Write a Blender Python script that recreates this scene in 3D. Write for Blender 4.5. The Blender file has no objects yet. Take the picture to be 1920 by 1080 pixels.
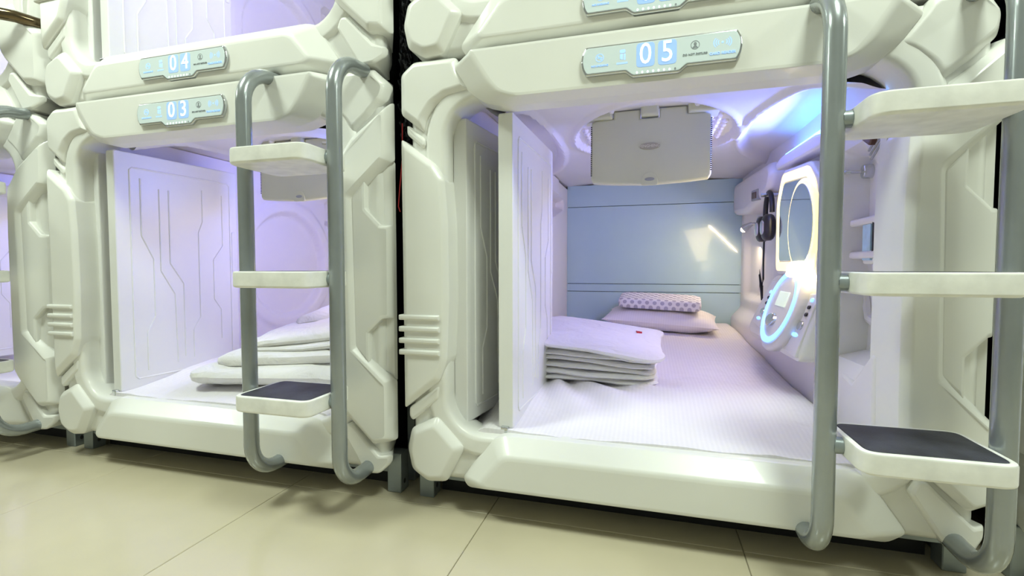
import bpy, bmesh, math, random
from mathutils import Vector, Matrix, noise
random.seed(7)
SC = bpy.context.scene
COL = SC.collection
# ------------------------------------------------------------------ camera
cam_data = bpy.data.cameras.new('camera'); cam = bpy.data.objects.new('camera', cam_data); COL.objects.link(cam)
F_PX = 898.35
cam_data.sensor_width = 36.0; cam_data.lens = 36.0 * F_PX / 1920.0; cam_data.clip_start = 0.02
YAW, PITCH, ROLL = math.radians(15.93), math.radians(2.45), math.radians(-0.06)
cam.location = (1.919, -1.219, 0.682)
_r = Vector((math.cos(YAW), math.sin(YAW), 0)); _f = Vector((-math.sin(YAW), math.cos(YAW), 0)); _u = Vector((0, 0, 1))
_f2 = math.cos(PITCH) * _f - math.sin(PITCH) * _u; _u2 = math.sin(PITCH) * _f + math.cos(PITCH) * _u
_r2 = math.cos(ROLL) * _r + math.sin(ROLL) * _u2; _u3 = -math.sin(ROLL) * _r + math.cos(ROLL) * _u2
cam.rotation_euler = Matrix((_r2, _u3, -_f2)).transposed().to_euler()
SC.camera = cam
# ------------------------------------------------------------------ world + exposure
w = bpy.data.worlds.new('world'); SC.world = w; w.use_nodes = True
w.node_tree.nodes['Background'].inputs[0].default_value = (0.9, 0.95, 1.0, 1)
w.node_tree.nodes['Background'].inputs[1].default_value = 0.02
SC.view_settings.view_transform = 'Standard'; SC.view_settings.look = 'None'
SC.view_settings.gamma = 1.0; SC.view_settings.use_curve_mapping = False
SC.view_settings.exposure = 0.08
LAMP_POWER = 37.0
LAMP_COLOUR = (0.885, 1.0, 0.865)
LAMP_SPOTS = [(-2.3, -0.95), (0.15, -0.95), (2.6, -0.95), (5.0, -0.95)]
CEIL_Z = 2.85
BLUE_POWER = 4.9
WARM_POWER = 3.0
def lamp(name, loc, target, size, power, colour, parent, shape='RECTANGLE', size_y=None, spread=None):
    d = bpy.data.lights.new(name, 'AREA'); d.shape = shape; d.size = size
    if size_y: d.size_y = size_y
    d.energy = power; d.color = colour
    if spread: d.spread = spread
    o = bpy.data.objects.new(name, d); COL.objects.link(o); o.parent = parent
    o.location = loc
    o.rotation_euler = (Vector(target) - Vector(loc)).to_track_quat('-Z', 'Y').to_euler()
    return o

# ------------------------------------------------------------------ materials
MATS = {}
def mat(name, col, rough=0.4, metal=0.0, emit=None, estr=0.0, bump=0.0, bscale=60.0, var=0.04, vscale=6.0, coat=0.0, spec=0.5, trans=0.0, stretch=None):
    if name in MATS: return MATS[name]
    m = bpy.data.materials.new(name); m.use_nodes = True; nt = m.node_tree; b = nt.nodes['Principled BSDF']
    b.inputs['Roughness'].default_value = rough; b.inputs['Metallic'].default_value = metal
    b.inputs['Coat Weight'].default_value = coat; b.inputs['Specular IOR Level'].default_value = spec
    b.inputs['Transmission Weight'].default_value = trans
    tc = nt.nodes.new('ShaderNodeTexCoord'); mp = nt.nodes.new('ShaderNodeMapping')
    nt.links.new(tc.outputs['Object'], mp.inputs['Vector'])
    if stretch: mp.inputs['Scale'].default_value = stretch
    n = nt.nodes.new('ShaderNodeTexNoise'); n.inputs['Scale'].default_value = vscale; n.inputs['Detail'].default_value = 4
    nt.links.new(mp.outputs[0], n.inputs['Vector'])
    r = nt.nodes.new('ShaderNodeValToRGB')
    r.color_ramp.elements[0].position = 0.3; r.color_ramp.elements[1].position = 0.7
    r.color_ramp.elements[0].color = (*[max(0, c * (1 - var)) for c in col], 1)
    r.color_ramp.elements[1].color = (*[min(1, c * (1 + var * 0.5)) for c in col], 1)
    nt.links.new(n.outputs['Fac'], r.inputs['Fac']); nt.links.new(r.outputs['Color'], b.inputs['Base Color'])
    if emit:
        b.inputs['Emission Color'].default_value = (*emit, 1); b.inputs['Emission Strength'].default_value = estr
    if bump > 0:
        n2 = nt.nodes.new('ShaderNodeTexNoise'); n2.inputs['Scale'].default_value = bscale; n2.inputs['Detail'].default_value = 3
        nt.links.new(mp.outputs[0], n2.inputs['Vector'])
        bp = nt.nodes.new('ShaderNodeBump'); bp.inputs['Strength'].default_value = bump; bp.inputs['Distance'].default_value = 0.004
        nt.links.new(n2.outputs['Fac'], bp.inputs['Height']); nt.links.new(bp.outputs['Normal'], b.inputs['Normal'])
    MATS[name] = m
    return m
mat('shell', (0.80, 0.80, 0.76), 0.32, var=0.02, coat=0.15, bump=0.02, bscale=25)
mat('liner', (0.80, 0.78, 0.80), 0.38, var=0.02)
mat('door', (0.80, 0.80, 0.79), 0.36, var=0.02)
mat('blue_panel', (0.48, 0.67, 0.76), 0.15, var=0.02, coat=0.5)
mat('monitor', (0.66, 0.67, 0.53), 0.5, var=0.02)
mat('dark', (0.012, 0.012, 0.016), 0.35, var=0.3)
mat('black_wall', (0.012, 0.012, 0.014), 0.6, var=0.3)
mat('slot', (0.03, 0.03, 0.03), 0.6)
mat('steel', (0.30, 0.34, 0.36), 0.34, metal=0.55, var=0.08, vscale=14)
mat('pole', (0.33, 0.36, 0.37), 0.26, metal=0.5, var=0.05, vscale=20, coat=0.3)
mat('bronze', (0.16, 0.12, 0.07), 0.16, metal=0.9, var=0.3)
mat('chrome', (0.62, 0.64, 0.66), 0.15, metal=0.9, var=0.05)
mat('tread', (0.035, 0.036, 0.05), 0.55, var=0.6, vscale=18, bump=0.25, bscale=300)
mat('step', (0.86, 0.86, 0.82), 0.42, var=0.12, vscale=22, bump=0.08, bscale=60)
mat('screen', (0.66, 0.74, 0.74), 0.12, emit=(0.55, 0.80, 0.95), estr=0.08, var=0.02, coat=0.4)
mat('glyph', (0.5, 0.7, 1.0), 0.4, emit=(0.16, 0.38, 1.0), estr=0.6)
mat('digit', (0.8, 0.9, 1.0), 0.4, emit=(0.75, 0.90, 1.0), estr=1.1)
mat('halo', (0.35, 0.50, 0.72), 0.4, emit=(0.22, 0.44, 1.0), estr=0.40)
mat('inkgrey', (0.25, 0.28, 0.30), 0.5)
mat('mirror', (0.62, 0.74, 0.78), 0.03, metal=0.75, var=0.01)
mat('warm_led', (1, 0.9, 0.6), 0.4, emit=(1.0, 0.80, 0.33), estr=1.15)
mat('blue_led', (0.3, 0.6, 1), 0.4, emit=(0.08, 0.34, 1.0), estr=9.0)
mat('ring_led', (0.3, 0.6, 1), 0.4, emit=(0.14, 0.36, 1.0), estr=2.4)
mat('lamp_white', (1, 1, 1), 0.5, emit=LAMP_COLOUR, estr=6.0)
mat('lcd', (0.6, 0.7, 0.6), 0.2, emit=(0.75, 0.9, 0.7), estr=0.45)
mat('bulb', (1, 0.9, 0.7), 0.4, emit=(1.0, 0.82, 0.5), estr=5.0)
mat('brown', (0.12, 0.06, 0.05), 0.4, var=0.2)
mat('red', (0.55, 0.03, 0.04), 0.45, var=0.15)
mat('paper_blue', (0.45, 0.68, 0.88), 0.4, var=0.15, vscale=40)
mat('grey_plastic', (0.36, 0.37, 0.40), 0.4)
mat('badge', (0.45, 0.42, 0.32), 0.3, metal=0.5)
mat('badge_text', (0.82, 0.80, 0.68), 0.3, metal=0.3)
mat('foil', (0.045, 0.048, 0.055), 0.22, metal=0.7, var=0.6, vscale=80, bump=1.0, bscale=45)
mat('wall_paint', (0.30, 0.30, 0.285), 0.6, var=0.03)
mat('ceil_paint', (0.74, 0.74, 0.70), 0.7, var=0.03)

def fabric(name, col, stripes=0.0, wrinkle=0.3, checks=False):
    m = mat(name, col, 0.75, var=0.03, spec=0.2)
    nt = m.node_tree; b = nt.nodes['Principled BSDF']
    tc = [n for n in nt.nodes if n.type == 'TEX_COORD'][0]
    n2 = nt.nodes.new('ShaderNodeTexNoise'); n2.inputs['Scale'].default_value = 10; n2.inputs['Detail'].default_value = 5; n2.inputs['Distortion'].default_value = 1.4
    nt.links.new(tc.outputs['Object'], n2.inputs['Vector'])
    bp = nt.nodes.new('ShaderNodeBump'); bp.inputs['Strength'].default_value = wrinkle; bp.inputs['Distance'].default_value = 0.012
    nt.links.new(n2.outputs['Fac'], bp.inputs['Height'])
    if stripes > 0:
        wv = nt.nodes.new('ShaderNodeTexWave'); wv.wave_type = 'BANDS'; wv.bands_direction = 'X'; wv.inputs['Scale'].default_value = 26
        wv.inputs['Distortion'].default_value = 0.0
        nt.links.new(tc.outputs['Object'], wv.inputs['Vector'])
        rp = nt.nodes.new('ShaderNodeValToRGB'); rp.color_ramp.elements[0].position = 0.42; rp.color_ramp.elements[1].position = 0.58
        rp.color_ramp.elements[0].color = (*[c * (1 - stripes) for c in col], 1); rp.color_ramp.elements[1].color = (*col, 1)
        nt.links.new(wv.outputs['Fac'], rp.inputs['Fac']); nt.links.new(rp.outputs['Color'], b.inputs['Base Color'])
        mr = nt.nodes.new('ShaderNodeMapRange'); mr.inputs[3].default_value = 0.85; mr.inputs[4].default_value = 0.45
        nt.links.new(wv.outputs['Fac'], mr.inputs[0]); nt.links.new(mr.outputs[0], b.inputs['Roughness'])
    nt.links.new(bp.outputs['Normal'], b.inputs['Normal'])
    return m
fabric('sheet', (0.80, 0.77, 0.80), stripes=0.022, wrinkle=0.5)
fabric('duvet', (0.84, 0.83, 0.82), wrinkle=0.8)
fabric('pillow', (0.84, 0.80, 0.82), stripes=0.03, wrinkle=0.3)
def dotted():
    m = fabric('dotted', (0.82, 0.80, 0.82), wrinkle=0.05); nt = m.node_tree; b = nt.nodes['Principled BSDF']
    tc = [n for n in nt.nodes if n.type == 'TEX_COORD'][0]
    sep = nt.nodes.new('ShaderNodeSeparateXYZ'); nt.links.new(tc.outputs['Object'], sep.inputs[0])
    def M(op, a, bb=None):
        n = nt.nodes.new('ShaderNodeMath'); n.operation = op
        for i, v in enumerate((a, bb)):
            if v is None: continue
            if isinstance(v, (int, float)): n.inputs[i].default_value = v
            else: nt.links.new(v, n.inputs[i])
        return n.outputs[0]
    # staggered dots, pitch 22 mm
    p = 0.034
    q = M('ADD', sep.outputs['Z'], sep.outputs['Y'])
    row = M('FLOOR', M('DIVIDE', q, p * 0.72))
    u = M('ADD', M('DIVIDE', sep.outputs['X'], p * 1.15), M('MULTIPLY', M('MODULO', M('ABSOLUTE', row), 2.0), 0.5))
    fu = M('SUBTRACT', M('FRACT', u), 0.5); fv = M('MULTIPLY', M('SUBTRACT', M('FRACT', M('DIVIDE', q, p * 0.72)), 0.5), 0.63)
    d = M('SQRT', M('ADD', M('MULTIPLY', fu, fu), M('MULTIPLY', fv, fv)))
    fac = M('LESS_THAN', d, 0.27)
    mx = nt.nodes.new('ShaderNodeMix'); mx.data_type = 'RGBA'
    mx.inputs[6].default_value = (0.82, 0.80, 0.82, 1); mx.inputs[7].default_value = (0.47, 0.45, 0.53, 1)
    nt.links.new(fac, mx.inputs[0]); nt.links.new(mx.outputs[2], b.inputs['Base Color'])
dotted()
def tile_mat():
    m = mat('tile', (0.575, 0.515, 0.375), 0.16, var=0.10, vscale=2.2, coat=0.25)
    nt = m.node_tree; b = nt.nodes['Principled BSDF']
    n = nt.nodes.new('ShaderNodeTexNoise'); n.inputs['Scale'].default_value = 5; n.inputs['Detail'].default_value = 6
    mr = nt.nodes.new('ShaderNodeMapRange'); mr.inputs[3].default_value = 0.20; mr.inputs[4].default_value = 0.27
    tc = [k for k in nt.nodes if k.type == 'TEX_COORD'][0]
    nt.links.new(tc.outputs['Object'], n.inputs['Vector']); nt.links.new(n.outputs['Fac'], mr.inputs[0]); nt.links.new(mr.outputs[0], b.inputs['Roughness'])
tile_mat()
mat('grout', (0.36, 0.33, 0.24), 0.7)

# ------------------------------------------------------------------ mesh helpers
def sgn(v): return -1.0 if v < 0 else 1.0
def spow(v, e): return sgn(v) * abs(v) ** e
def smooth(a, b, x):
    t = max(0.0, min(1.0, (x - a) / (b - a))); return t * t * (3 - 2 * t)
def area2(p): return sum(p[i][0] * p[(i + 1) % len(p)][1] - p[(i + 1) % len(p)][0] * p[i][1] for i in range(len(p)))
def ccw(p): return list(p) if area2(p) > 0 else list(reversed(p))
def inset(p, d):
    out = []; n = len(p)
    for i in range(n):
        a, b, c = Vector(p[i - 1]), Vector(p[i]), Vector(p[(i + 1) % n])
        e1 = (b - a).normalized(); e2 = (c - b).normalized()
        n1 = Vector((-e1.y, e1.x)); n2 = Vector((-e2.y, e2.x))
        m = n1 + n2
        k = max(0.35, 1 + n1.dot(n2))
        out.append(tuple(b + m * (d / k)))
    return out
def rounded(p, r, n=3):
    out = []; N = len(p)
    for i in range(N):
        a, b, c = Vector(p[i - 1]), Vector(p[i]), Vector(p[(i + 1) % N])
        l1 = (a - b).length; l2 = (c - b).length; rr = min(r, l1 * 0.45, l2 * 0.45)
        s = b + (a - b).normalized() * rr; e = b + (c - b).normalized() * rr
        for k in range(n + 1):
            t = k / n
            out.append(tuple((1 - t) ** 2 * s + 2 * t * (1 - t) * b + t * t * e))
    return out
def ellipse(cx, cy, rx, ry, n=40, a0=0.0, tilt=0.0):
    o = []
    for i in range(n):
        a = 2 * math.pi * i / n + a0; x, y = rx * math.cos(a), ry * math.sin(a)
        o.append((cx + x * math.cos(tilt) - y * math.sin(tilt), cy + x * math.sin(tilt) + y * math.cos(tilt)))
    return o
class MB:
    def __init__(s): s.v = []; s.f = []
    def add(s, v, f):
        o = len(s.v); s.v += [tuple(q) for q in v]; s.f += [tuple(i + o for i in q) for q in f]; return s
    def loft(s, loops, cap0=False, cap1=True, closed=True):
        n = len(loops[0]); v = [p for l in loops for p in l]; f = []
        for k in range(len(loops) - 1):
            for i in range(n if closed else n - 1):
                j = (i + 1) % n; a = k * n; b = a + n
                f.append((a + i, a + j, b + j, b + i))
        if cap0: f.append(tuple(reversed(range(n))))
        if cap1: f.append(tuple((len(loops) - 1) * n + i for i in range(n)))
        return s.add(v, f)
    def block(s, poly, yf, yb, bev=0.008, r=0.01, n=3, segs=3, cap0=True):
        """polygon in (x,z), extruded along y; front (towards -y) edge rounded"""
        p = ccw(poly); loops = [[(x, yb, z) for x, z in rounded(p, r, n)]]
        if segs == 'c':
            for d, y in ((0, bev + .003), (.0010, bev * 1.0), (bev * .5, bev * .47), (bev * .92, .0022), (bev + .002, .0002), (bev + .006, 0)):
                loops.append([(x, yf + y, z) for x, z in rounded(inset(p, d), max(.001, r), n)])
            return s.loft(loops, cap0=cap0)
        for k in range(segs + 1):
            a = math.pi / 2 * k / segs
            q = rounded(inset(p, bev * (1 - math.cos(a))), max(0.001, r - bev * (1 - math.cos(a)) * 0.5), n)
            loops.append([(x, yf + bev * (1 - math.sin(a)), z) for x, z in q])
        return s.loft(loops, cap0=cap0)
    def box(s, x0, x1, y0, y1, z0, z1):
        v = [(x, y, z) for z in (z0, z1) for y in (y0, y1) for x in (x0, x1)]
        return s.add(v, [(0, 2, 3, 1), (4, 5, 7, 6), (0, 1, 5, 4), (2, 6, 7, 3), (0, 4, 6, 2), (1, 3, 7, 5)])
    def tube(s, pts, r, n=12, caps=True, rad=None):
        pts = [Vector(p) for p in pts]; loops = []; prev = None
        for i, p in enumerate(pts):
            t = (pts[min(i + 1, len(pts) - 1)] - pts[max(i - 1, 0)]).normalized()
            if prev is None:
                a = Vector((1, 0, 0)) if abs(t.x) < 0.8 else Vector((0, 1, 0)); u = t.cross(a).normalized()
            else: u = (prev - t * prev.dot(t)).normalized()
            prev = u; vv = t.cross(u); rr = rad[i] if rad else r
            loops.append([tuple(p + (u * math.cos(2 * math.pi * k / n) + vv * math.sin(2 * math.pi * k / n)) * rr) for k in range(n)])
        return s.loft(loops, cap0=caps, cap1=caps)
    def grid(s, nu, nv, fn):
        v = [fn(i / nu, j / nv) for j in range(nv + 1) for i in range(nu + 1)]
        return s.add(v, [(j * (nu + 1) + i, j * (nu + 1) + i + 1, (j + 1) * (nu + 1) + i + 1, (j + 1) * (nu + 1) + i) for j in range(nv) for i in range(nu)])
    def superell(s, c, a, e1, e2, nu=48, nv=14, fn=None):
        loops = []
        for j in range(1, nv):
            h = -math.pi / 2 + math.pi * j / nv; ch = spow(math.cos(h), e1); sh = spow(math.sin(h), e1)
            lp = []
            for i in range(nu):
                o = 2 * math.pi * i / nu
                lp.append((c[0] + a[0] * ch * spow(math.cos(o), e2), c[1] + a[1] * ch * spow(math.sin(o), e2), c[2] + a[2] * sh))
            loops.append(lp)
        # fill the flat top and bottom with shrinking rings
        top = loops[-1]; bot = loops[0]
        def rings(lp): return [[(c[0] + (x - c[0]) * k, c[1] + (y - c[1]) * k, z) for x, y, z in lp] for k in (0.85, 0.68, 0.5, 0.32, 0.15)]
        loops = list(reversed(rings(bot))) + loops + rings(top)
        if fn: loops = [[fn(p) for p in l] for l in loops]
        return s.loft(loops, cap0=True, cap1=True)
    def lathe(s, prof, n=24):
        loops = [[(r * math.cos(2 * math.pi * k / n), r * math.sin(2 * math.pi * k / n), z) for k in range(n)] for r, z in prof]
        return s.loft(loops, cap0=True, cap1=True)
    def mesh(s, name, angle=38, flat=False):
        me = bpy.data.meshes.new(name); me.from_pydata(s.v, [], s.f); me.validate()
        if not flat:
            me.shade_smooth(); me.set_sharp_from_angle(angle=math.radians(angle))
            for p in me.polygons:
                if len(p.vertices) > 8: p.use_smooth = False
        return me
CACHE = {}
def part(name, build, m, parent=None, key=None, loc=None, rot=None, label=None, wn=True, angle=38):
    """one mesh object; meshes with the same key are shared"""
    if key is not None and key in CACHE: me = CACHE[key]
    else:
        b = MB(); build(b); me = b.mesh(name, angle); me.materials.append(MATS[m])
        if key is not None: CACHE[key] = me
    o = bpy.data.objects.new(name, me); COL.objects.link(o)
    if parent is not None: o.parent = parent
    if loc: o.location = loc
    if rot: o.rotation_euler = rot
    if label: o['label'] = label
    if wn and len(me.polygons) < 6000:
        md = o.modifiers.new('weighted_normal', 'WEIGHTED_NORMAL'); md.keep_sharp = True; md.weight = 60
    return o
def text_part(name, txt, size, m, parent, loc, rot=(math.pi / 2, 0, 0), key=None, depth=0.0006, sx=1.0):
    key = key or ('txt', txt, size, m, sx)
    if key not in CACHE:
        cu = bpy.data.curves.new(name, 'FONT'); cu.body = txt; cu.size = size; cu.align_x = 'CENTER'; cu.align_y = 'CENTER'; cu.extrude = depth
        cu.resolution_u = 3
        t = bpy.data.objects.new('tmp', cu); COL.objects.link(t)
        dg = bpy.context.evaluated_depsgraph_get(); dg.update()
        me = bpy.data.meshes.new_from_object(t.evaluated_get(dg)); bpy.data.objects.remove(t)
        if sx != 1.0:
            for v in me.vertices: v.co.x *= sx
        me.materials.clear(); me.materials.append(MATS[m]); CACHE[key] = me
    o = bpy.data.objects.new(name, CACHE[key]); COL.objects.link(o); o.parent = parent; o.location = loc; o.rotation_euler = rot
    return o
def empty(name, loc, label=None, cat=None, group=None, rz=0.0):
    o = bpy.data.objects.new(name, None); COL.objects.link(o); o.location = loc; o.rotation_euler = (0, 0, rz); o.empty_display_size = 0.05
    tag(o, label, cat, group); return o
def tag(o, label=None, cat=None, group=None, kind=None):
    if label: o['label'] = label
    if cat: o['category'] = cat
    if group: o['group'] = group
    if kind: o['kind'] = kind
    return o
RW = (0, 0, -math.pi / 2)   # build frame of something mounted on the right-hand wall: u = -y, front towards -x
LW = (0, 0, math.pi / 2)    # left-hand wall: u = y, front towards +x

# ------------------------------------------------------------------ the room
X0, X1, YB, YF = -4.2, 6.4, 2.35, -2.6
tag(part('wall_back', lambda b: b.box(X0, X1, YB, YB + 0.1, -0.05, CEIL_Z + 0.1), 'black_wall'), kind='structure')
tag(part('wall_front', lambda b: b.box(X0, X1, YF - 0.1, YF, -0.05, CEIL_Z + 0.1), 'wall_paint'), kind='structure')
tag(part('wall_left', lambda b: b.box(X0 - 0.1, X0, YF, YB, -0.05, CEIL_Z + 0.1), 'wall_paint'), kind='structure')
tag(part('wall_right', lambda b: b.box(X1, X1 + 0.1, YF, YB, -0.05, CEIL_Z + 0.1), 'wall_paint'), kind='structure')
tag(part('ceiling', lambda b: b.box(X0, X1, YF, YB, CEIL_Z, CEIL_Z + 0.1), 'ceil_paint'), kind='structure')
fl = tag(part('floor', lambda b: b.box(X0, X1, YF, YB, -0.05, -0.004), 'grout'), kind='structure')
TS = 0.648
def tile_b(b): b.block([(-TS / 2 + .001, -TS / 2 + .001), (TS / 2 - .001, -TS / 2 + .001), (TS / 2 - .001, TS / 2 - .001), (-TS / 2 + .001, TS / 2 - .001)], -0.004, 0.002, 0.0012, 0.0015, 1, 1)
tx0 = 1.4 + 0.097
for i in range(-9, 8):
    for j in range(-4, 4):
        cx = tx0 + (i + 0.5) * TS; cy = 0.012 + (j + 0.5) * TS
        if cx - TS / 2 < X0 or cx + TS / 2 > X1 or cy - TS / 2 < YF or cy + TS / 2 > YB: continue
        part('tile', tile_b, 'tile', fl, key='tile', loc=(cx, cy, -0.004), rot=(-math.pi / 2, 0, 0))
for i, (lx, ly) in enumerate(LAMP_SPOTS):
    e = empty('ceiling_light', (lx, ly, CEIL_Z), ['far left', 'left of centre', 'right of centre', 'far right'][i] + ' square white ceiling light panel above the corridor', 'ceiling light', 'ceiling lights over the corridor')
    part('lamp_frame', lambda b: b.block([(-.33, -.33), (.33, -.33), (.33, .33), (-.33, .33)], 0.0, 0.03, 0.006, 0.01), 'shell', e, key='lampframe', rot=(math.pi / 2, 0, 0), loc=(0, 0, -0.03))
    part('diffuser', lambda b: b.block([(-.3, -.3), (.3, -.3), (.3, .3), (-.3, .3)], 0.0, 0.006, 0.002, 0.01), 'lamp_white', e, key='lampdiff', rot=(math.pi / 2, 0, 0), loc=(0, 0, -0.035))
    lamp('lamp_light', (0, 0, -0.05), (0, 0, -1), 0.5, LAMP_POWER, LAMP_COLOUR, e, 'RECTANGLE', 0.5)

# ------------------------------------------------------------------ the pod
def rrect(x0, x1, z0, z1, r, n=8):
    o = []
    for cx, cz, a0 in ((x1 - r, z0 + r, -90), (x1 - r, z1 - r, 0), (x0 + r, z1 - r, 90), (x0 + r, z0 + r, 180)):
        for k in range(n + 1):
            a = math.radians(a0 + 90 * k / n); o.append((cx + r * math.cos(a), cz + r * math.sin(a)))
    return o
OX0, OX1, OZ0, OZ1 = -0.012, 1.050, 0.226, 1.128       # the opening
def frame_b(b):
    def O(d, y): return [(x, y, z) for x, z in rrect(-0.125 + d, 1.190 - d - (.032 if y > .1 else 0), 0.088 + d, 1.236 - d, max(0.01, 0.06 - d))]
    def I(d, y): return [(x, y, z) for x, z in rrect(OX0 - d, OX1 + d, OZ0 - d, OZ1 + d, 0.098 + d)]
    b.loft([O(0.02, 0.125), O(0, 0.115), O(0, 0.03), O(0.004, 0.012), O(0.014, 0.002), O(0.024, 0.0),
            I(0.062, 0.0), I(0.058, -0.004), I(0.053, -0.009), I(0.046, -0.011), I(0.018, -0.011), I(0.008, -0.008), I(0.002, 0.0), I(0, 0.015), I(0.004, 0.07), I(0.016, 0.115), I(0.05, 0.12)], cap0=False, cap1=False)
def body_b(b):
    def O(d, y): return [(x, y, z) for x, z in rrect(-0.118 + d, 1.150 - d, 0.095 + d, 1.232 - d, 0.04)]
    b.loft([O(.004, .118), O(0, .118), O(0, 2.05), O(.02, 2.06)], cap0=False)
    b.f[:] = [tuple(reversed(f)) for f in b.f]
HEAD_O = [(.052, 1.242), (.004, 1.212), (.053, 1.146), (.098, 1.114), (.150, 1.100), (.925, 1.100), (.977, 1.114), (1.020, 1.146), (1.066, 1.212), (1.020, 1.242)]
HEAD_F = [(.078, 1.232), (.082, 1.222), (.128, 1.150), (.152, 1.122), (.195, 1.107), (.880, 1.107), (.923, 1.122), (.947, 1.150), (.993, 1.222), (.997, 1.232)]
def lerp2(a, b, t): return [(p[0] + (q[0] - p[0]) * t, p[1] + (q[1] - p[1]) * t) for p, q in zip(a, b)]
def beam_b(o, f, yb, y0, y1, r):
    o = ccw(o); f = ccw(f) if area2(f) > 0 else list(reversed(f))
    def fn(b):
        L = [[(x, yb, z) for x, z in rounded(o, r)], [(x, y0 + .006, z) for x, z in rounded(o, r)], [(x, y0, z) for x, z in rounded(lerp2(o, f, .05), r)]]
        for t, y in ((.80, y0 + (y1 - y0) * .86), (.90, y0 + (y1 - y0) * .945), (1.0, y0 + (y1 - y0) * .985)): L.append([(x, y, z) for x, z in rounded(lerp2(o, f, t), r)])
        fi = inset(f, 0.006); L.append([(x, y1, z) for x, z in rounded(fi, r)])
        b.loft(L, cap0=True)
    return fn
SILL_O = [(.030, .104), (.045, .079), (1.030, .079), (1.066, .104), (.985, .222), (.955, .232), (.150, .232), (.117, .219)]
SILL_F = [(.098, .112), (.110, .101), (.962, .101), (.985, .112), (.925, .180), (.905, .187), (.175, .187), (.155, .180)]
P_SIDE_L = [(-.141, 1.036), (-.138, .286), (-.030, .372), (-.008, .43), (-.001, .60), (-.003, .80), (-.012, .92), (-.040, .962)]
P_TOP_L = [(-.145, 1.104), (-.124, 1.088), (-.076, 1.052), (-.070, 1.085), (-.045, 1.118), (-.010, 1.140), (.040, 1.148), (.062, 1.150), (.030, 1.205), (.020, 1.242), (-.106, 1.243), (-.145, 1.212)]
P_OCT = [(-.118, .232), (-.040, .270), (.040, .190), (-.012, .090), (-.070, .084), (-.118, .114), (-.131, .175)]
P_LEDGE_B = [(-.128, .262), (-.118, .250), (-.036, .318), (-.032, .356), (-.044, .352), (-.128, .288)]
P_LEDGE_T = [(-.130, 1.050), (-.080, 1.008), (-.072, 1.018), (-.074, 1.034), (-.120, 1.072), (-.130, 1.076)]
P_TOP_R = [(1.058, 1.212), (1.010, 1.150), (1.045, 1.128), (1.075, 1.100), (1.096, 1.066), (1.150, 1.108), (1.200, 1.155), (1.210, 1.200), (1.166, 1.242), (1.075, 1.242)]
P_SIDE_R = [(1.036, .300), (1.062, .266), (1.160, .174), (1.216, .178), (1.216, .356), (1.112, .456), (1.104, .880), (1.216, .985), (1.216, 1.152), (1.100, 1.048), (1.070, 1.010), (1.040, .975), (1.034, .80), (1.034, .45)]
P_REC = [(1.095, .440), (1.150, .400), (1.200, .345), (1.212, .352), (1.212, .985), (1.200, .990), (1.150, .945), (1.090, .890)]
P_BOT_R = [(1.060, .198), (1.072, .226), (1.092, .226), (1.176, .140), (1.206, .138), (1.204, .112), (1.178, .088), (1.132, .084)]
def rec_b(b):
    b.block(P_REC, -0.004, 0.03, 0.004, 0.006)
def wedge(poly, yf, yb, bev, r, xr=1.165, k=0.6, segs='c'):
    """block whose right edge curves away backwards"""
    def fn(b):
        b.block(poly, yf, yb, bev, r, 3, segs)
        b.v[:] = [(x, y + (max(0, x - xr) ** 2) * 26 * k, z) if y < yb - 1e-6 else (min(x, 1.158), y, z) for x, y, z in b.v]
    return fn
def fin_b(b): b.block([(-.146, -.0075), (-.024, -.0075), (-.024, .0075), (-.146, .0075)], -0.012, 0.02, 0.005, 0.003, 2, 3)

def left_wall_b(b):
    def fn(u, v):
        y = 0.10 + 1.78 * u; z = 0.16 + 1.02 * v
        d = math.hypot((y - 1.0), (z - .70))
        x = -0.004 - 0.030 * (1 - smooth(.262, .292, d)) + 0.010 * smooth(.272, .30, d) * (1 - smooth(.34, .36, d))
        zz = 1.06 + .05 * math.sin((y - .75) * 5.0)
        x += 0.012 * smooth(zz - .012, zz + .012, z) * (1 - smooth(1.5, 1.56, y))
        # pocket by the head end
        inn = smooth(1.30, 1.33, y) * (1 - smooth(1.70, 1.72, y)) * smooth(.93 + (y - 1.3) * .25, .955 + (y - 1.3) * .25, z) * (1 - smooth(1.075, 1.095, z))
        x -= 0.05 * inn
        return (x + 0.016 * (y / 1.85), y, z)
    b.grid(150, 100, fn)
def right_wall_b(b):
    def fn(u, v):
        y = 1.90 - 1.80 * u; z = 0.16 + 1.05 * v
        x = 1.052 - 0.014 * (y / 1.85)
        a = smooth(.105, .125, y) * (1 - smooth(.355, .375, y)) * smooth(.43 + max(0, .16 - y) * .9, .45 + max(0, .16 - y) * .9, z) * (1 - smooth(.985, 1.01, z))
        x += 0.062 * a
        # sloping shoulder under the console and a bay where the reading lamp sits
        x -= 0.05 * (1 - smooth(.38, .46, z)) * smooth(.05, .6, y)
        bay = smooth(1.12, 1.20, y) * (1 - smooth(1.72, 1.80, y)) * smooth(.50, .54, z) * (1 - smooth(.97, 1.0, z))
        x += 0.030 * bay
        # curved grooves below the lamp
        for k in range(4):
            cy, cz = 1.42 + .04 * k, .80 - .075 * k
            dd = abs(math.hypot(y - (cy - .30), z - (cz - .20)) - .34)
            if abs(y - cy) < .12 and abs(z - cz) < .09: x += 0.008 * (1 - smooth(.0, .010, dd)) * (1 - smooth(.06, .12, abs(y - cy)))
        return (x, y, z)
    b.grid(170, 105, fn)
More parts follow.
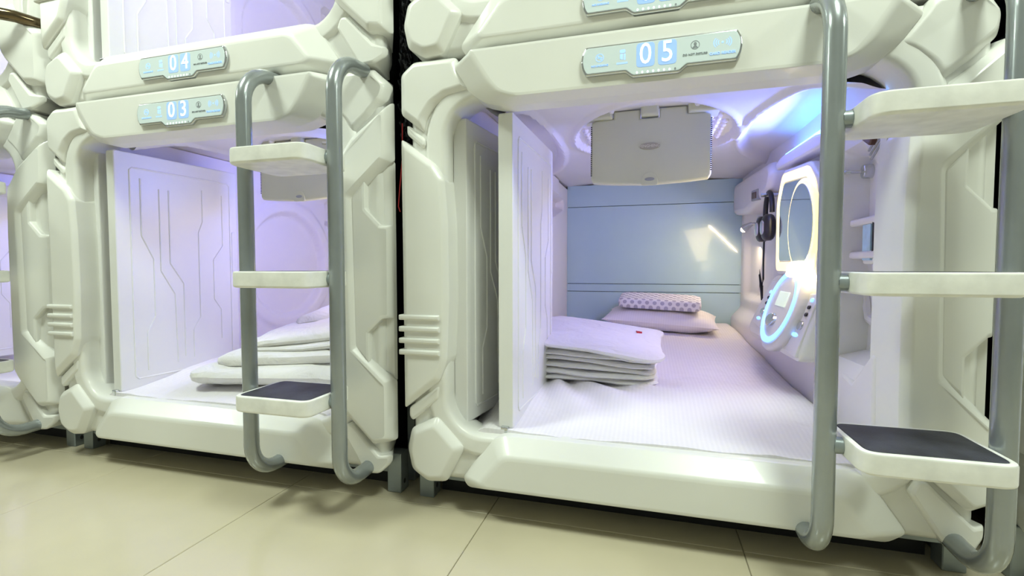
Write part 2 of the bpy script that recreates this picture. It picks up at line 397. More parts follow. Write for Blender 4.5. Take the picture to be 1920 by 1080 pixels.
def ceil_z(x, y):
    z = 1.150 + .045 * smooth(.6, 1.85, y) + .05 * (1 - ((x - .525) / .525) ** 2) * (1 - .55 * smooth(1.2, 1.85, y))
    z -= .10 * (1 - smooth(.02, .30, y)) * 0.6
    dl = math.hypot((x + .05) / .22, (y - .62) / .72); dr = math.hypot((x - 1.10) / .255, (y - .70) / .60)
    for d, rx in ((dl, .22), (dr, .25)):
        z += .030 * (1 - smooth(.86, .97, d)) - .010 * (smooth(.96, 1.0, d) * (1 - smooth(1.03, 1.09, d)))
    dc = math.hypot((x - .528) / .305, (y - .76) / .42)
    z += .016 * (1 - smooth(.92, .97, dc)) - .008 * smooth(.93, .98, dc) * (1 - smooth(1.0, 1.05, dc))
    return min(z, 1.228)
def ceil_b(b):
    b.grid(130, 180, lambda u, v: (1.08 - 1.13 * u, 0.10 + 1.80 * v, ceil_z(1.08 - 1.13 * u, 0.10 + 1.80 * v)))
def grille_b(b):
    for i in range(21):
        for j in range(17):
            x = .528 + (i - 10) * .0275; y = .76 + (j - 8) * .046 + (.023 if i % 2 else 0)
            if math.hypot((x - .528) / .305, (y - .76) / .42) > .885 or (abs(x - .52) < .12 and abs(y - .6) < .2): continue
            z = ceil_z(x, y); n = 8
            b.loft([[(x + r * math.cos(-2 * math.pi * k / n), y + r * 1.35 * math.sin(-2 * math.pi * k / n), z - h) for k in range(n)] for r, h in ((.0118, -.003), (.0112, .004), (.008, .009), (.004, .011))])
DOOR_W, DOOR_Z0, DOOR_Z1 = 0.475, 0.238, 1.098
def door_b(b):
    T = .021
    def L(d, y): return [(x, y, z) for x, z in rounded(inset([(0, DOOR_Z0), (DOOR_W, DOOR_Z0), (DOOR_W, DOOR_Z1), (0, DOOR_Z1)], d), .008)]
    b.loft([L(.004, T), L(.0012, T - .0012), L(0, T - .004), L(0, -T + .004), L(.0012, -T + .0012), L(.004, -T)], cap0=True)
LINES = [[(.085, 1.010), (.085, .80), (.125, .715), (.125, .50), (.095, .44), (.095, .30)],
         [(.150, .98), (.150, .67), (.20, .58), (.205, .31)],
         [(.185, .98), (.185, .70), (.235, .62), (.235, .33)],
         [(.318, 1.000), (.318, .87), (.300, .825), (.300, .48), (.27, .43), (.27, .32)],
         [(.405, .990), (.405, .775), (.362, .715), (.362, .55), (.392, .505), (.392, .38)],
         [(.05, 1.035), (.06, 1.045), (.43, 1.045), (.44, 1.035), (.44, .285), (.43, .275), (.06, .275), (.05, .285), (.05, 1.035)]]
def lines_b(sy):
    def fn(b):
        for pl in LINES:
            pts = rounded([pl[0]] + pl[1:], .02, 3) if False else pl
            for k in range(len(pts) - 1):
                b.tube([(pts[k][0], sy * .0205, pts[k][1]), (pts[k + 1][0], sy * .0205, pts[k + 1][1])], .0034, 8)
    return fn
def door_panel(parent, p0, p1, handle):
    a = math.atan2(p1[1] - p0[1], p1[0] - p0[0])
    d = part('door_panel', door_b, 'door', parent, key='door', loc=(p0[0], p0[1], 0), rot=(0, 0, a))
    part('door_moulding', lines_b(-1), 'door', d, key='dl-')
    part('door_moulding', lines_b(1), 'door', d, key='dl+')
    part('door_bracket', lambda b: b.block([(-.012, .222), (.018, .222), (.018, .246), (-.012, .246)], -.010, .010, .002, .003), 'chrome', d, key='dbr')
    if handle: part('door_handle', lambda b: b.block(rounded([(.445, .66), (.468, .66), (.468, .84), (.445, .84)], .011, 4), -.024, -.012, .004, .003), 'door', d, key='dh')
DISP = [(.371, 1.197), (.362, 1.180), (.360, 1.163), (.363, 1.146), (.371, 1.130), (.462, 1.130), (.478, 1.117), (.580, 1.117), (.596, 1.130), (.698, 1.130), (.706, 1.146), (.709, 1.163), (.707, 1.180), (.698, 1.197)]
def display(parent, num, upper):
    dy, dz = (0.010, -1.018) if upper else (0.0, 0.0)
    y = -.060
    e = part('display_panel', lambda b: b.block(DISP, y - .010, y + .004, .004, .004), 'chrome', parent, key='bezel', loc=(0, dy, dz), label='door display with a grey metal rim and number ' + num)
    part('display_screen', lambda b: b.block(inset(ccw(DISP), .0045), y - .0112, y - .004, .001, .004), 'screen', e, key='screen')
    ys = y - .0116
    for k, ch in enumerate(num):
        part('digit_backlight', lambda b: b.block(rounded([(-.020, -.027), (.020, -.027), (.020, .027), (-.020, .027)], .008), ys - .0001, ys + .0012, .0004, .002, 1, 1), 'halo', e, key='halo', loc=(.5065 + .047 * k, 0, 1.1635))
        text_part('digit', ch, .066, 'digit', e, (.5065 + .047 * k, ys - .0006, 1.1635), sx=0.86)
    def ring(cx, cz, r, t):
        def fn(b):
            n = 20
            b.loft([[(cx + q * math.cos(2 * math.pi * i / n), ys + yy, cz + q * math.sin(2 * math.pi * i / n)) for i in range(n)] for q, yy in ((r, .001), (r, 0), (r - t, 0), (r - t, .001))], cap1=False)
        return fn
    def nosmoke(b):
        ring(.404, 1.168, .0095, .0014)(b)
        b.add([(.3975, ys, 1.1740), (.3990, ys, 1.1752), (.4105, ys, 1.1622), (.4090, ys, 1.1610)], [(0, 3, 2, 1)])
        b.box(.399, .410, ys, ys + .001, 1.1668, 1.1690)
    part('no_smoking_icon', nosmoke, 'glyph', e, key='ic1')
    def lampic(b):
        b.block([(.4495, 1.181), (.4620, 1.181), (.4620, 1.173), (.4495, 1.173)], ys, ys + .001, .0002, .002, 1, 1)
        b.block([(.4500, 1.171), (.4565, 1.171), (.4565, 1.158), (.4500, 1.160)], ys, ys + .001, .0002, .001, 1, 1)
        b.block([(.4585, 1.171), (.4625, 1.171), (.4625, 1.157), (.4585, 1.157)], ys, ys + .001, .0002, .001, 1, 1)
    part('door_lock_icon', lampic, 'glyph', e, key='ic2')
    def dnd(b):
        ring(.612, 1.172, .0095, .0012)(b)
        b.block(ellipse(.612, 1.1745, .0035, .0040, 10), ys, ys + .001, .0002, .0005, 1, 1)
        b.block([(.6060, 1.1655), (.6180, 1.1655), (.6150, 1.1705), (.6090, 1.1705)], ys, ys + .001, .0002, .001, 1, 1)
    part('do_not_disturb_icon', dnd, 'inkgrey', e, key='ic3')
    def waves(b):
        b.block(ellipse(.668, 1.171, .0025, .0025, 10), ys, ys + .001, .0002, .0005, 1, 1)
        for s in (0, math.pi):
            for r in (.008, .0125, .017):
                pts = [(.668 + r * math.cos(s + a * .12), 1.171 + r * .85 * math.sin(s + a * .12)) for a in range(-6, 7)]
                v = []
                for x, z in pts: v += [(x, ys, z), (x + (.0018 if s == 0 else -.0018), ys, z)]
                b.add(v, [((2 * i, 2 * i + 1, 2 * i + 3, 2 * i + 2) if s == 0 else (2 * i, 2 * i + 2, 2 * i + 3, 2 * i + 1)) for i in range(len(pts) - 1)])
    part('card_reader_icon', waves, 'glyph', e, key='ic4')
    text_part('caption', 'NO SMOKING', .0062, 'glyph', e, (.404, ys, 1.1500))
    def bars(b):
        for k in range(7): b.box(.4425 + .0036 * k, .4450 + .0036 * k, ys, ys + .001, 1.1485, 1.1525)
    part('caption', bars, 'glyph', e, key='bars')
    text_part('caption', 'DO NOT DISTURB', .0062, 'inkgrey', e, (.612, ys, 1.1520))
    text_part('caption', 'CARD READER', .0080, 'glyph', e, (.668, ys, 1.1480))
    for k in range(8):
        part('indicator_dot', lambda b: b.block(ellipse(0, 0, .0022, .0030, 10), ys, ys + .001, .0003, .0005, 1, 1), 'digit' if k < 7 else 'inkgrey', e, key='dot' + ('' if k < 7 else 'g'), loc=(.488 + .0118 * k, 0, 1.1255))

def monitor(parent):
    def body(b):
        b.block([(.322, 1.178), (.322, .985), (.330, .972), (.40, .966), (.49, .962), (.517, .961), (.545, .962), (.63, .966), (.703, .972), (.711, .985), (.711, 1.178), (.695, 1.186), (.635, 1.188), (.635, 1.212), (.548, 1.212), (.548, 1.182), (.486, 1.182), (.486, 1.212), (.398, 1.212), (.398, 1.188), (.338, 1.186)], .470, .496, .006, .004, 2)
    m = part('flip_down_monitor', body, 'monitor', parent, key='mon', label='flip-down screen seen from its beige back')
    for x0, x1 in ((.300, .396), (.488, .546), (.637, .735)):
        part('hinge_bracket', lambda b: b.block([(x0, 1.186), (x1, 1.186), (x1, 1.240), (x0, 1.240)], .455, .53, .008, .006, 2), 'monitor', m, key='hinge%g' % x0)
    part('badge', lambda b: b.block(ellipse(.517, 1.088, .034, .0115, 28), .4672, .474, .001, .001, 1, 2), 'badge', m, key='badge')
    text_part('badge_lettering', 'FENGHENG', .0125, 'badge_text', m, (.517, .4668, 1.088))
    def clip(b):
        b.block([(.490, .958), (.545, .958), (.545, .975), (.535, .996), (.518, 1.003), (.500, .996), (.490, .975)], .4672, .474, .001, .008, 3, 1)
    part('latch', clip, 'monitor', m, key='clip')
    part('latch_button', lambda b: b.block(ellipse(.518, .978, .016, .006, 20), .4655, .470, .0012, .001, 1, 1), 'grey_plastic', m, key='clipb')
    def vents(b):
        for x in (.3235, .7095):
            for k in range(26): b.box(x - .0022, x + .0022, .4693, .472, .998 + k * .0066, .9995 + k * .0066 + .0018)
    part('vent_slots', vents, 'slot', m, key='vents')['kind'] = 'stuff'
    def ribs(b):
        for k in range(16):
            for x0, x1 in ((.330, .372), (.661, .703)): b.box(x0, x1, .4694, .471, .99 + k * .0115, .9916 + k * .0115)
    part('cover_ribs', ribs, 'monitor', m, key='ribs')['kind'] = 'stuff'

def mirror_unit(p):
    # everything in u = -y, z; front towards -x
    out = [(-.885, .655), (-.890, .935), (-.810, 1.045), (-.490, 1.016), (-.405, .945), (-.385, .80), (-.405, .655)]
    fr = part('mirror_frame', lambda b: b.block(out, -.045, .03, .010, .03, 4), 'shell', p, key='mf', loc=(1.045, 0, 0), rot=RW, label='white mirror surround lit by a warm strip')
    def strip(b):
        o = rounded(inset(ccw(out), .014), .03, 6); i = rounded(inset(ccw(out), .046), .02, 6)
        b.loft([[(x, -.044, z) for x, z in o], [(x, -.048, z) for x, z in o], [(x, -.048, z) for x, z in i], [(x, -.044, z) for x, z in i]], cap1=False)
    part('light_strip', strip, 'warm_led', fr, key='mfs')
    part('mirror_plate', lambda b: b.block(inset(ccw(out), .050), -.047, -.03, .002, .02), 'mirror', fr, key='mpl')
    part('mirror_rim', lambda b: b.block(ellipse(-.525, .815, .145, .150, 40), -.060, -.04, .004, .001, 1, 3), 'warm_led', fr, key='mr')
    part('mirror_glass', lambda b: b.block(ellipse(-.525, .815, .128, .135, 40), -.0625, -.045, .002, .001, 1, 2), 'mirror', fr, key='mg', label='oval mirror glass')
    part('vanity_lamp', lambda b: b.block([(-.60, .648), (-.42, .648), (-.44, .690), (-.47, .702), (-.55, .702), (-.58, .690)], -.085, -.03, .015, .012), 'bulb', fr, key='vl')
    lamp('mirror_light', (-.60, -.085, .87), (-1.0, -1, .40), 0.45, WARM_POWER, (1.0, 0.78, 0.42), fr, 'RECTANGLE', 0.3)
    # ledge above with the blue strip
    led = part('light_ledge', lambda b: b.block([(-.90, 1.062), (-.38, 1.033), (-.38, 1.070), (-.44, 1.082), (-.82, 1.100), (-.90, 1.09)], -.050, .02, .008, .01), 'liner', p, key='lge', loc=(1.045, 0, 0), rot=RW)
    part('blue_strip', lambda b: b.loft([[(-.80, -.040, 1.088), (-.80, -.004, 1.088), (-.80, -.004, 1.104), (-.80, -.040, 1.104)], [(-.40, -.040, 1.072), (-.40, -.004, 1.072), (-.40, -.004, 1.090), (-.40, -.040, 1.090)]], cap0=True), 'blue_led', led, key='bst')
    lamp('blue_light', (-.62, -.060, 1.100), (-.62, -.50, 1.075), 0.38, BLUE_POWER, (0.15, 0.20, 1.0), led, 'RECTANGLE', 0.03, spread=math.radians(165))
def console(p):
    def sh(fn):
        def g(b):
            fn(b); b.v[:] = [(x, y + .022 + (z - .66) * .34, z) for x, y, z in b.v]
        return g
    c = part('control_console', sh(lambda b: b.block([(-1.10, .43), (-1.00, .650), (-.38, .655), (-.33, .60), (-.35, .40), (-1.02, .39)], -.045, .14, .022, .03, 4)), 'shell', p, key='con', loc=(1.045, 0, 0), rot=RW, label='white control console with a blue ring')
    CU, CZ = -.62, .548
    part('console_pod', sh(lambda b: b.block(ellipse(CU, CZ - .005, .190, .150, 44), -.075, -.02, .022, .002, 1, 4)), 'shell', c, key='cpod')
    def rg(b):
        o = ellipse(CU, CZ, .158, .124, 48); i = ellipse(CU, CZ, .140, .106, 48)
        b.loft([[(x, -.068, z) for x, z in o], [(x, -.0805, z) for x, z in o], [(x, -.0805, z) for x, z in i], [(x, -.068, z) for x, z in i]], cap1=False)
    part('blue_ring', sh(rg), 'ring_led', c, key='crg')
    part('lcd_screen', sh(lambda b: b.block([(CU - .055, CZ + .0), (CU + .065, CZ + .0), (CU + .065, CZ + .05), (CU - .055, CZ + .05)], -.0785, -.07, .002, .003)), 'lcd', c, key='clcd')
    part('control_knob', sh(lambda b: b.block(ellipse(CU - .02, CZ - .048, .045, .022, 20), -.088, -.07, .004, .001, 1, 2)), 'chrome', c, key='ckn')
    for nm, pl in (('l', [(-1.02, .45), (-.955, .625), (-.835, .63), (-.86, .44)]), ('r', [(-.455, .60), (-.365, .605), (-.36, .415), (-.47, .420)])):
        q = part('switch_plate', sh(lambda b: b.block(pl, -.050, -.035, .003, .006)), 'door', c, key='cpl' + nm)
        cx = sum(a for a, _ in pl) / 4
        part('socket', sh(lambda b: b.block(ellipse(cx + .0, .505, .022, .014, 16), -.056, -.045, .003, .001, 1, 2)), 'chrome', q, key='cso' + nm)
        part('indicator', sh(lambda b: b.block(ellipse(cx - .02, .475, .028, .006, 12), -.0535, -.045, .001, .001, 1, 1)), 'ring_led', q, key='cin' + nm)
        for k in range(3): part('button', sh(lambda b: b.block(ellipse(cx + .012, .540 + .022 * k, .010, .006, 12), -.055, -.045, .001, .001, 1, 1)), 'ring_led' if k == 2 else 'slot', q, key='cbt%s%d' % (nm, k))
def wall_kit(p):
    # head-end cupboard block with vent, reading lamp, near-side hook, pocket, vent, lower ledge
    hb = part('wall_housing', lambda b: b.block([(-1.86, .985), (-1.86, 1.165), (-1.00, 1.120), (-.96, 1.07), (-1.02, .99), (-1.50, .955)], -.055, .03, .03, .04, 4), 'liner', p, key='whs', loc=(1.045, 0, 0), rot=RW)
    part('air_vent', lambda b: b.block([(-1.31, .995), (-1.17, .985), (-1.17, 1.035), (-1.31, 1.045)], -.060, -.04, .003, .008), 'grey_plastic', hb, key='avt')
    part('vent_louvre', lambda b: b.block([(-1.285, 1.003), (-1.195, .996), (-1.195, 1.026), (-1.285, 1.034)], -.063, -.05, .003, .004), 'brown', hb, key='avl')
    rl = part('reading_lamp', lambda b: b.superell((1.066, 1.50, .902), (.018, .045, .040), .6, 1, 20, 8), 'chrome', p, key='rlp', label='small chrome reading lamp')
    part('lamp_arm', lambda b: b.tube([(1.06, 1.50, .902), (1.035, 1.50, .904), (1.02, 1.505, .902)], .008, 10), 'chrome', rl, key='rla')
    part('lamp_head', lambda b: b.tube([(1.028, 1.50, .906), (1.008, 1.51, .894), (.992, 1.52, .880)], .02, 14, rad=[.010, .016, .021]), 'chrome', rl, key='rlh')
    part('lamp_bulb', lambda b: b.superell((.991, 1.521, .878), (.015, .015, .015), 1, 1, 12, 8), 'bulb', rl, key='rlb')
    lamp('reading_light', (.982, 1.525, .868), (.6, 1.62, .45), 0.03, 1.6, (1.0, 0.80, 0.5), rl)
    # coat hook in the alcove by the doorway
    hk = part('coat_hook', lambda b: b.block(ellipse(-.345, .948, .018, .020, 18), -.012, .02, .004, .001, 1, 2), 'chrome', p, key='hk', loc=(1.10, 0, 0), rot=RW)
    part('hook_bar', lambda b: b.tube([(1.09, .345, .948), (1.060, .345, .948), (1.054, .35, .950), (1.052, .385, .952), (1.052, .388, .968)], .005, 8), 'chrome', p, key='hkb')
    for z in (.805, .715): part('alcove_shelf', lambda b: b.block([(-.365, -.010), (-.115, -.010), (-.115, .010), (-.365, .010)], -.040, .02, .006, .006), 'liner', p, key='ash', loc=(1.108, 0, z), rot=RW)
    pk = part('card_pocket', lambda b: b.block([(-.300, .690), (-.205, .690), (-.205, .745), (-.300, .745)], -.030, .004, .005, .008), 'door', p, key='pkt', loc=(1.108, 0, 0), rot=RW)
    part('info_card', lambda b: b.block([(-.288, .700), (-.240, .700), (-.240, .795), (-.288, .795)], -.036, -.028, .001, .004), 'paper_blue', pk, key='icd')
    part('pen', lambda b: b.tube([(-.222, -.034, .72), (-.222, -.034, .80)], .005, 8), 'slot', pk, key='pen')
    cv = part('corner_cover', lambda b: b.block([(-.36, 1.10), (-.09, 1.10), (-.09, .90), (-.13, .905), (-.23, .99), (-.30, 1.05)], -.020, .03, .010, .02), 'liner', p, key='ccv', loc=(1.07, 0, 0), rot=RW)
    part('louvre_vent', lambda b: b.block([(-.215, 1.005), (-.170, .980), (-.138, 1.015), (-.178, 1.045)], -.034, -.01, .004, .006), 'brown', cv, key='lvt')
    part('vent_knob', lambda b: b.superell((-.150, -.034, 1.022), (.018, .014, .020), .8, .8, 16, 8), 'grey_plastic', cv, key='lvk')
    for k in range(3): part('louvre_slat', lambda b: b.tube([(-.200 + .008 * k, -.022, .974 - .012 * k), (-.147 + .008 * k, -.022, 1.002 - .012 * k)], .0028, 6), 'grey_plastic', cv, key='lvs%d' % k)
    # ledge under the alcove
    part('alcove_ledge', lambda b: b.block([(-.46, .24), (-.085, .24), (-.085, .475), (-.105, .478), (-.215, .385), (-.30, .40), (-.46, .43)], -.045, .03, .012, .012), 'liner', p, key='lgl', loc=(1.075, 0, 0), rot=RW)
    def brace(b): b.tube([(-.36, -.0, .64), (-.32, -.0, .54), (-.12, -.0, .50)], .014, 8)
    part('alcove_rib', brace, 'liner', p, key='brc', loc=(1.108, 0, 0), rot=RW)
    part('door_track', lambda b: b.box(1.040, 1.062, .085, .118, .226, 1.086), 'door', p, key='dtr')

def mattress_z(x, y):
    z = .236 + .052 * smooth(.02, .40, y) + .046 * smooth(.4, 1.7, y)
    ed = min(x - .0, 1.05 - x); z -= .05 * (1 - smooth(.0, .09, ed))
    z += .018 * smooth(1.35, 1.75, y) * smooth(.55, .9, x) * (1 - smooth(.95, 1.04, x))
    return z
def mattress_b(b):
    def fn(u, v):
        x = .012 + 1.03 * u; y = .018 + 1.815 * v
        z = mattress_z(x, y)
        # creases fanning out from under the folded duvet
        a = math.atan2(y - .62, x - .16); r = math.hypot(y - .62, x - .16)
        z += .009 * math.sin(a * 19 + 2.0 * noise.noise((x * 3, y * 3, 0))) * smooth(.10, .22, r) * (1 - smooth(.34, .60, r)) * (1 if y < .62 else 0)
        z += .006 * noise.noise((x * 7, y * 3.2, 1.3)) + .003 * noise.noise((x * 18, y * 11, 4.1))
        return (x, y, z)
    b.grid(110, 170, fn)
    n = len(b.v); o = []
    # skirt down to the bed base
    nu, nv = 110, 170
    border = [i for i in range(nu + 1)] + [(j + 1) * (nu + 1) - 1 for j in range(1, nv + 1)] + [nv * (nu + 1) + i for i in range(nu - 1, -1, -1)] + [j * (nu + 1) for j in range(nv - 1, 0, -1)]
    lo = [(b.v[i][0], b.v[i][1], .165) for i in border]
    b.v += lo; m = len(border)
    b.f += [(border[(i + 1) % m], border[i], n + i, n + (i + 1) % m) for i in range(m)]
    b.f.append(tuple(n + i for i in range(m)))

def make_pod(X, Z, num, label, group, upper=False, rich=True, dshift=0.0):
    p = empty('sleeping_pod', (X, 0, Z), label, 'sleeping pod', group)
    part('front_frame', frame_b, 'shell', p, key='frame')
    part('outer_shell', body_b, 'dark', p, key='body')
    part('header_beam', beam_b(HEAD_O, HEAD_F, .04, -.012, -.060, .014), 'shell', p, key='head')
    part('sill_beam', beam_b(SILL_O, SILL_F, .03, -.010, -.050, .012), 'shell', p, key='sill')
    sp = part('side_panel', lambda b: b.block(P_SIDE_L, -.030, .10, .012, .008, 3, 'c'), 'shell', p, key='sl')
    for k in range(4): part('grip_ridge', fin_b, 'shell', sp, key='fin', loc=(0, -.025, .545 - .0322 * k))
    part('corner_block', lambda b: b.block(P_TOP_L, -.022, .10, .014, .010, 3, 'c'), 'shell', p, key='tl')
    part('corner_block', lambda b: b.block(P_OCT, -.034, .08, .018, .012, 3, 'c'), 'shell', p, key='oct')
    part('corner_ledge', lambda b: b.block(P_LEDGE_B, -.014, .06, .008, .008), 'shell', p, key='lb')
    part('corner_ledge', lambda b: b.block(P_LEDGE_T, -.008, .06, .008, .008), 'shell', p, key='lt')
    part('corner_block', wedge(P_TOP_R, -.014, .12, .012, .010), 'shell', p, key='tr')
    part('side_panel', wedge(P_SIDE_R, -.034, .12, .014, .008), 'shell', p, key='sr')
    part('recessed_panel', wedge(P_REC, -.006, .12, .004, .004, segs=2), 'shell', p, key='rec')
    part('raised_plate', wedge([(1.100, .452), (1.150, .404), (1.150, .495), (1.190, .535), (1.211, .535), (1.211, .803), (1.188, .803), (1.143, .850), (1.143, .930), (1.094, .884)], -.022, .05, .005, .004), 'shell', p, key='nt')
    part('corner_block', wedge(P_BOT_R, -.022, .10, .008, .008, segs=3), 'shell', p, key='br')
    if not upper:
        for x in (-.132, 1.160):
            l = part('leg', lambda b: b.block([(0, 0), (.046, 0), (.046, .12), (0, .12)], 0, .046, .002, .002, 1, 1), 'steel', p, key='leg', loc=(x, .055, 0))
            part('bolt_hole', lambda b: b.block(ellipse(.0, .03, .006, .008, 12), -.0008, .004, .0005, .001, 1, 1), 'slot', l, key='bolt', loc=(.046, .023, 0), rot=LW)
        part('shade_board', lambda b: b.box(-.085, 1.155, .115, .14, .0, .094), 'black_wall', p, key='shade_board')  # added black board, stands in for the dark shade under the pod
        part('base_rail', lambda b: b.box(-.086, 1.160, .060, .074, .060, .086), 'steel', p, key='rail')
    display(p, num, upper)
    part('inner_wall', left_wall_b, 'liner', p, key='lw', wn=False)
    part('inner_wall', right_wall_b, 'liner', p, key='rw', wn=False)
    part('inner_ceiling', ceil_b, 'liner', p, key='ceil', wn=False)
    part('speaker_grille', grille_b, 'liner', p, key='grille', wn=False)['kind'] = 'stuff'
    for k, (z0, z1) in enumerate(((1.066, 1.20), (.580, 1.063), (.531, .577), (.17, .528))):
        part('back_panel', lambda b: b.block([(.012, z0), (1.050, z0), (1.050, z1), (.012, z1)], 1.850, 1.87, .0015, .003, 1, 1), 'blue_panel', p, key='bp%d' % k)
    part('bed_base', lambda b: b.box(-.02, 1.07, .12, 1.88, .11, .165), 'liner', p, key='bed')
    door_panel(p, (.006 + dshift * .3, .045), (.070 + dshift, .50), False)
    door_panel(p, (.144 + dshift, .030), (.160 + dshift * .4, .50), True)
    monitor(p); mirror_unit(p)
    if rich: console(p); wall_kit(p)
    return p
H = 1.163
PODS = {}
for nm, X, Z, num, lab in (
        ('05', 1.400, 0, '05', 'white moulded sleeping pod numbered 05, open, nearest the camera'),
        ('03', 0.0, 0, '03', 'white moulded sleeping pod numbered 03 at floor level with folded door'),
        ('01', -1.385, 0, '01', 'white sleeping pod at the left edge of the picture, floor level'),
        ('07', 2.815, 0, '07', 'white sleeping pod at the right edge, mostly out of the picture'),
        ('04', 0.0, H, '04', 'white upper sleeping pod numbered 04 stacked on the pod numbered 03'),
        ('06', 1.400, H, '06', 'white upper sleeping pod stacked on the pod numbered 05'),
        ('02', -1.385, H, '02', 'white upper sleeping pod in the top left corner of the picture'),
        ('08', 2.815, H, '08', 'white upper sleeping pod at the far top right')):
    PODS[nm] = make_pod(X, Z, num, lab, 'white sleeping pods stacked two high', Z > 0, dshift=-.055 if nm in ('03', '04') else 0.0)

# ------------------------------------------------------------------ mattresses
for nm, lab in (('05', 'white striped sheet-covered mattress in the pod numbered 05'), ('03', 'white mattress under the rumpled duvet in the pod numbered 03')):
    pp = PODS[nm].location
    tag(part('mattress', mattress_b, 'sheet', key='mattress', loc=(pp.x, pp.y, pp.z), wn=False), lab, 'mattress', 'mattresses in the lower pods')

# ------------------------------------------------------------------ ladders
def ladder(X, label):
    e = empty('ladder', (X, -.15, .09), label, 'ladder', 'three-step ladders bolted to the pods')
    o = (0, .15, -.09)
    def rail(b):
        pts = []; yc = -.15; R = .085
        pts += [(0, .03, .108), (0, -.02, .104)]
        for k in range(9):
            a = math.radians(90 * k / 8); pts.append((0, yc + R - R * math.sin(a), .102 + R - R * math.cos(a)))
        pts += [(0, yc, .40), (0, yc, .70), (0, yc, 1.0)]
        for k in range(9):
            a = math.radians(90 * k / 8); pts.append((0, yc + .10 - .10 * math.cos(a), 1.130 + .10 * math.sin(a)))
        pts += [(0, -.035, 1.232), (0, -.012, 1.236)]
        b.tube(pts, .0200, 20)
    for x in (.857, 1.142):
        r = part('rail', rail, 'pole', e, key='rail_tube', loc=(x, .15, -.09))
        part('weld_plate', lambda b: b.block([(-.004, .100), (.004, .100), (.004, .128), (-.004, .128)], .01, .09, .002, .001, 1, 1), 'steel', r, key='weld')
    for z in (.353, .673, .985):
        pl = rounded([(.887, -.245), (1.122, -.245), (1.122, -.060), (.887, -.060)], .034, 6)
        def stp(b):
            L = []
            for d, zz in ((.006, -.042), (.0015, -.0395), (0, -.036), (0, -.005), (.0015, -.0015), (.005, 0), (.010, 0), (.012, -.002)):
                L.append([(x, y, zz) for x, y in inset(ccw(pl), d)])
            b.loft(L, cap0=True)
        s = part('step', stp, 'step', e, key='step', loc=(0, .15, z - .09))
        part('tread_mat', lambda b: b.loft([[(x, y, -.004) for x, y in inset(ccw(pl), .0115)], [(x, y, -.0004) for x, y in inset(ccw(pl), .0115)], [(x, y, .0004) for x, y in inset(ccw(pl), .0125)]]), 'tread', s, key='tread')
        for x0, x1 in ((.870, .892), (1.118, 1.132)):
            part('step_bracket', lambda b: b.tube([(x0, -.150, -.021), (x1, -.150, -.021)], .0165, 14), 'steel', s, key='stub%g' % x0)
ladder(1.400, 'largest grey tube ladder, at the right in front of the pod numbered 05')
ladder(0.0, 'middle grey tube ladder, in front of the pod numbered 03')
ladder(-1.385, 'grey tube ladder at the left edge of the picture')

# ------------------------------------------------------------------ bedding
def duvet_layers(b, layers, seed, amp=1.0, e1=.8):
    for i, (cx, cy, z0, a, c, h, tilt) in enumerate(layers):
        def fn(p, i=i):
            x, y, z = p
            k = noise.noise((x * 5 + seed, y * 5, i * 3.1)); k2 = noise.noise((x * 13, y * 13 + seed, i * 7.7)); k3 = noise.noise((x * 3.0 + 9, z * 26, i + seed)); k4 = noise.noise((x * 26, y * 22, i * 2.3 + seed))
            w = .5 + .5 * noise.noise((x * 4 + i * 5, seed, y * 4))
            zz = z0 + (z - z0) * (.75 + .6 * w)
            return (x + amp * (.016 * k2 + .010 * noise.noise((z * 40, i, seed))), y + amp * (.012 * k3 + .007 * k2), zz + amp * (.009 * k + .004 * k2 + .002 * k4) + tilt[0] * (x - cx) + tilt[1] * (y - cy))
        b.superell((cx, cy, z0), (a, c, h), e1, .24, 120, 14, fn)
d5 = empty('folded_duvet', (1.4 + .35, .67, .29), 'white duvet folded in a neat layered stack in the pod numbered 05', 'duvet', 'folded duvets in the lower pods')
def d5_b(b):
    duvet_layers(b, [(.330, .67, .306, .222, .270, .019, (-.01, .03)), (.320, .672, .328, .224, .272, .016, (-.03, .04)), (.334, .670, .350, .220, .268, .018, (-.05, .05)), (.322, .672, .374, .226, .270, .017, (-.07, .05)), (.330, .670, .394, .222, .272, .017, (-.09, .05)), (.336, .668, .417, .240, .286, .020, (-.12, .06))], 3.0)
    b.v[:] = [(x - .35, y - .67, z - .29) for x, y, z in b.v]
d5m = part('duvet_layers', d5_b, 'duvet', d5, wn=False)
def top_z(x, y): return max(v.co.z for v in d5m.data.vertices if abs(v.co.x - x) < .035 and abs(v.co.y - y) < .05)
def tag_b(b):
    zz = top_z(.135, .08) - .006
    p = [(.122, .095), (.126, .058), (.146, .066)]
    b.loft([[(x, y, zz - .006) for x, y in p], [(x, y, zz + .0025) for x, y in p]], cap0=True)
part('red_tag', tag_b, 'red', d5)
d3 = empty('folded_duvet', (.62, .40, .27), 'white duvet loosely folded into a rumpled pile in the pod numbered 03', 'duvet', 'folded duvets in the lower pods')
def d3_b(b):
    duvet_layers(b, [(.60, .40, .305, .33, .28, .052, (.02, .03)), (.66, .42, .368, .30, .27, .040, (.05, .05)), (.70, .44, .412, .27, .26, .026, (.08, .07)), (.73, .47, .452, .27, .27, .042, (.12, .10)), (.76, .60, .500, .24, .20, .045, (.12, .10))], 11.0, 1.5, .9)
    b.v[:] = [(x - .62, y - .40, z - .27) for x, y, z in b.v]
part('duvet_layers', d3_b, 'duvet', d3, wn=False, rot=(0, 0, math.radians(10)))
